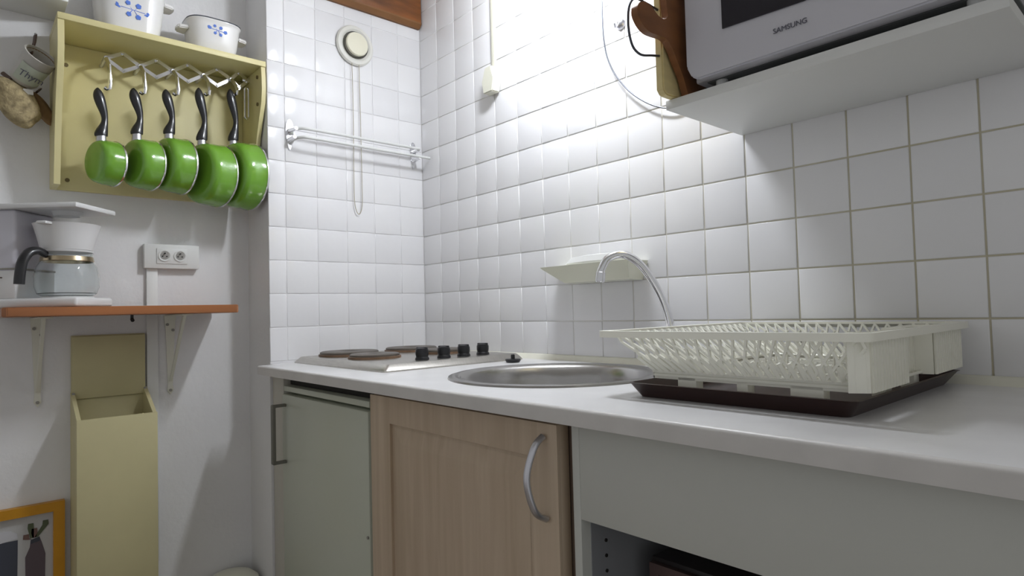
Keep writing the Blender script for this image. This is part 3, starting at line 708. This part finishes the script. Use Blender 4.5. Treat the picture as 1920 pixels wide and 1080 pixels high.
put('hook', MB().cyl((X0, -1.190, 1.865), (-.165, -1.190, 1.868), .003, n=8), 'chrome_soft', t)
def sack(name, c, sx, sy, sz, m, label, top):
    t = thing(name, label, 'pouch', c)
    bm = bmesh.new(); bmesh.ops.create_icosphere(bm, subdivisions=4, radius=1)
    for vtx in bm.verts:
        p = vtx.co; k = 1 + .06 * math.sin(5 * p.y + 3 * p.z) + .05 * math.sin(7 * p.x + 4 * p.z)
        f = 1 - .28 * max(0, p.z)
        vtx.co = Vector((p.x * sx * k * f, p.y * sy * k * f, p.z * sz * k))
    bmesh.ops.transform(bm, matrix=Matrix.Translation(c) @ Matrix.Rotation(.5, 4, 'X'), verts=bm.verts)
    mb = MB(); mb.merge(bm); put('bag', mb, m, t)
    put('tie', MB().tube([Vector(c) + Vector((0, -.012, sz * .8)), (top[0], top[1], top[2])], .004, 8, flat=(1.4, .7)), 'leather', t)
    return t
s1 = sack('burlap_sack', (-.110, -1.235, 1.650), .034, .044, .070, 'burlap', 'brown burlap sack hanging low at the left edge below the pot', (-.178, -1.262, 1.742))
put('tag', MB().box((-.092, -1.222, 1.668), (-.090, -1.200, 1.682)), 'paper', s1)
sack('brown_pouch', (-.150, -1.177, 1.655), .022, .017, .050, 'brown_cloth', 'small dark brown pouch between the burlap sack and the cream shelf', (-.18, -1.178, 1.715))

# ================================================================ orange wooden shelf with brackets
WZ0, WZ1 = 1.062, 1.086
t = thing('wooden_wall_shelf', 'orange varnished wooden shelf board on two cream brackets', 'shelf', (-.06, -1.0, WZ0))
put('board', MB().prism([(-.175, -1.272), (.055, -1.272), (.064, -1.262), (.064, -.722), (.056, -.714), (-.175, -.714)], (0, 0, WZ0), (1, 0, 0), (0, 1, 0), WZ1 - WZ0, bev=.002), 'orange_wood', t)
for y in (-1.183, -.846):
    b = put('bracket', MB().prism([(-.0175, WZ0 - .001), (.0175, WZ0 - .001), (.013, WZ0 - .05), (.007, .84), (.009, .822), (0, .808), (-.009, .822), (-.007, .84), (-.013, WZ0 - .05)], (X0 + .0005, y, 0), (0, 1, 0), (0, 0, 1), .004)
        .box((X0 + .002, y - .016, WZ0 - .005), (.02, y + .016, WZ0 - .0005), .001), 'bracket', t)
    put('brace', MB().prism([(X0 + .003, .85), (X0 + .010, .85), (-.01, WZ0 - .005), (-.03, WZ0 - .005)], (0, y + .004, 0), (1, 0, 0), (0, 0, 1), .008), 'bracket', b)
    for dz, dy in ((.822, 0), (1.03, -.008), (1.012, .008)):
        put('screw', MB().cyl((X0 + .004, y + dy, dz), (X0 + .0075, y + dy, dz), .0045, n=10), 'grey_plastic', b)
put('cup_hook', MB().cyl((-.0, -.985, WZ0 - .012), (-.0, -.985, WZ0), .004, n=8).cyl((0, -.985, WZ0 - .012), (.008, -.985, WZ0 - .016), .005, n=8), 'black', t)
sh = MB().box((-.15, -1.01, WZ1 + .0002), (-.04, -.925, WZ1 + .0025), .0005)
single('paper_sheet', sh, 'paper', 'folded white paper lying on the wooden shelf right of the coffee maker', 'paper', (-.09, -.96, WZ1))

# wall socket and trunking
t = thing('wall_socket', 'white double wall socket box above the orange shelf', 'socket', (X0, -.842, 1.2))
put('back_box', MB().box((X0 + .0005, -.922, 1.207), (X0 + .026, -.764, 1.284), .003), 'white', t)
fp = put('face_plate', MB().box((X0 + .0255, -.888, 1.222), (X0 + .029, -.800, 1.270), .001), 'white', t)
for y in (-.866, -.822):
    put('socket_ring', MB().lathe([(0, .0005), (.012, .0005), (.0155, .0035), (.0178, .0035), (.0180, 0)], (X0 + .0285, y, 1.247), (1, 0, 0), 28), 'white', fp)
    rc = put('socket_well', MB().lathe([(0, .0012), (.0125, .0012), (.0125, 0)], (X0 + .0285, y, 1.247), (1, 0, 0), 28), 'socket_grey', fp)
    put('earth_pin', MB().cyl((X0 + .0295, y, 1.254), (X0 + .037, y, 1.254), .0022, n=8).cyl((X0 + .0295, y - .006, 1.245), (X0 + .0305, y - .006, 1.245), .0022, n=8).cyl((X0 + .0295, y + .006, 1.245), (X0 + .0305, y + .006, 1.245), .0022, n=8), 'black', fp)
put('cable_trunking', MB().box((X0 + .0005, -.913, .30), (X0 + .0125, -.882, 1.207), .001), 'white', t)

# ================================================================ coffee maker
CA = math.radians(48)
t = thing('coffee_maker', 'white filter coffee maker with glass jug on the orange shelf', 'coffee maker', (-.058, -1.128, WZ1), CA)
# local frame: +x front, jug centred on the origin
L_ = lambda name, mb, m, p=t: put(name, mb, m, p, local=True)
L_('base', MB().box((-.165, -.075, .0005), (.078, .075, .026), .008, seg=3), 'coffee_white')
L_('hot_plate', MB().lathe([(0, .026), (.062, .026), (.062, .029), (0, .030)], n=32), 'white')
L_('tower', MB().box((-.165, -.070, .024), (-.088, .070, .262), .008, seg=3), 'coffee_violet')
L_('lower_tower', MB().box((-.166, -.0715, .024), (-.086, .0715, .102), .006), 'coffee_white')
L_('seam', MB().box((-.1665, -.0718, .102), (-.0855, .0718, .107), .001), 'grey_plastic')
L_('level_mark', MB().box((-.14, -.0722, .080), (-.12, -.0712, .083)), 'leather')
L_('top_cover', MB().box((-.170, -.082, .262), (.082, .082, .276), .004), 'coffee_white')
L_('spray_head', MB().lathe([(0, .250), (.030, .250), (.036, .262), (0, .262)], n=24), 'coffee_white')
fb = L_('filter_holder', MB().lathe([(.060, .156), (.064, .175), (.070, .200), (.076, .222), (.078, .226), (.073, .226), (.060, .175), (.056, .156)], n=40, closed=True), 'coffee_white')
L_('holder_lip', MB().box((-.012, -.098, .218), (.014, -.070, .226), .003), 'coffee_white', fb)
jug = L_('jug', MB().lathe([(0, .031), (.058, .031), (.068, .037), (.074, .055), (.075, .085), (.070, .110), (.060, .126), (.057, .140), (.060, .150),
    (.0585, .150), (.0555, .140), (.0585, .126), (.0685, .109), (.0735, .085), (.0725, .056), (.067, .0388), (.057, .0328), (0, .0328)], n=48), 'glass')
L_('jug_band', MB().lathe([(.0605, .124), (.0625, .126), (.0600, .138), (.0585, .138)], n=40, closed=True), 'brass', jug)
L_('jug_lid', MB().lathe([(0, .150), (.060, .150), (.061, .155), (.02, .1555), (0, .1555)], n=36), 'coffee_white', jug)
ha = math.radians(-108)
hx, hy_ = math.cos(ha), math.sin(ha)
hpts = spline([(hx * .058, hy_ * .058, .142), (hx * .078, hy_ * .078, .150), (hx * .100, hy_ * .100, .143), (hx * .116, hy_ * .116, .118), (hx * .122, hy_ * .122, .085), (hx * .124, hy_ * .124, .060)], 5)
L_('jug_handle', MB().tube(hpts, .0095, 12, flat=(1, 1.3)), 'black_gloss', jug)
L_('handle_clamp', MB().lathe([(.0600, .128), (.0635, .128), (.0635, .150), (.0600, .150)], n=40, closed=True), 'black_gloss', jug) if False else None

# ================================================================ cream box, picture, bin
t = thing('cream_wall_box', 'tall cream wooden box with an open top below the orange shelf', 'box', (-.12, -1.01, .25))
by0, by1 = -1.108, -.914; bz = .25
put('back_board', MB().box((X0 + .0005, by0 + .002, bz), (X0 + .012, by1 - .004, 1.006), .002), 'cream_box', t)
put('lid_board', MB().box((X0 + .012, by0 + .003, .822), (X0 + .020, by1 - .005, 1.003), .002), 'cream_box', t)
sp_ = [(X0 + .012, bz), (-.052, bz), (-.052, .776), (X0 + .012, .842)]
put('side_panel', MB().prism(sp_, (0, by0 + .010, 0), (1, 0, 0), (0, 0, 1), .010), 'cream_box', t)
put('side_panel', MB().prism(sp_, (0, by1, 0), (1, 0, 0), (0, 0, 1), .010), 'cream_box', t)
put('front_board', MB().box((-.056, by0 - .001, bz), (-.044, by1 + .001, .776), .001), 'cream_box', t)
for y in (by0 + .006, by1 - .006):
    put('hinge_screw', MB().cyl((X0 + .018, y, .838), (X0 + .024, y, .838), .004, n=10), 'grey_plastic', t)

t = thing('framed_picture', 'yellow framed kitchen print on the wall at the lower left corner', 'picture', (X0, -1.3, .35))
fx = X0 + .001
put('frame', MB().prism([(-1.50, .16), (-1.122, .16), (-1.122, .541), (-1.50, .541)], (fx, 0, 0), (0, 1, 0), (0, 0, 1), .022, holes=[[(-1.474, .186), (-1.474, .515), (-1.148, .515), (-1.148, .186)]]), 'yellow_frame', t, sm=False)
pr = put('print', MB().box((fx, -1.476, .184), (fx + .006, -1.146, .517)), 'print_paper', t, sm=False)
def flatp(name, poly, m, k=1): put(name, MB().prism(poly, (fx + .006, 0, 0), (0, 1, 0), (0, 0, 1), .0006 * k), m, pr, sm=False)
flatp('jar_print', [(-1.31, .20), (-1.228, .20), (-1.226, .452), (-1.31, .452)], 'print_dark')
flatp('jar_lid_print', [(-1.31, .446), (-1.226, .456), (-1.228, .470), (-1.242, .480), (-1.27, .482), (-1.31, .476)], 'print_white', 2)
flatp('bottle_print', [(-1.208, .20), (-1.168, .20), (-1.165, .40), (-1.173, .432), (-1.178, .448), (-1.198, .444), (-1.200, .425), (-1.210, .40)], 'print_plum')
flatp('bottle_cap_print', [(-1.198, .434), (-1.178, .438), (-1.178, .450), (-1.198, .445)], 'print_dark', 2)
for k, (a, b, c, d, m) in enumerate(((-1.195, .45, -1.198, .49, 'print_green'), (-1.186, .45, -1.165, .492, 'print_green'), (-1.19, .45, -1.19, .475, 'print_brown'), (-1.200, .447, -1.208, .462, 'print_brown'))):
    flatp('herb_print', [(a - .004, b), (a + .004, b), (c + .007, d - .012), (c + .006, d), (c - .006, d), (c - .007, d - .012)], m, 3)

t = thing('waste_bin', 'small cream bin with domed lid in the floor corner below the shelf', 'bin', (-.10, -.70, 0))
put('bucket', MB().lathe([(0, 0), (.062, 0), (.074, .195), (.076, .20), (.070, .20), (0, .19)], (-.105, -.69, 0), n=32), 'ivory', t)
put('lid', MB().lathe([(.078, .200), (.079, .206), (.06, .222), (.03, .229), (0, .231), (0, .20)], (-.105, -.69, 0), n=32), 'ivory', t)
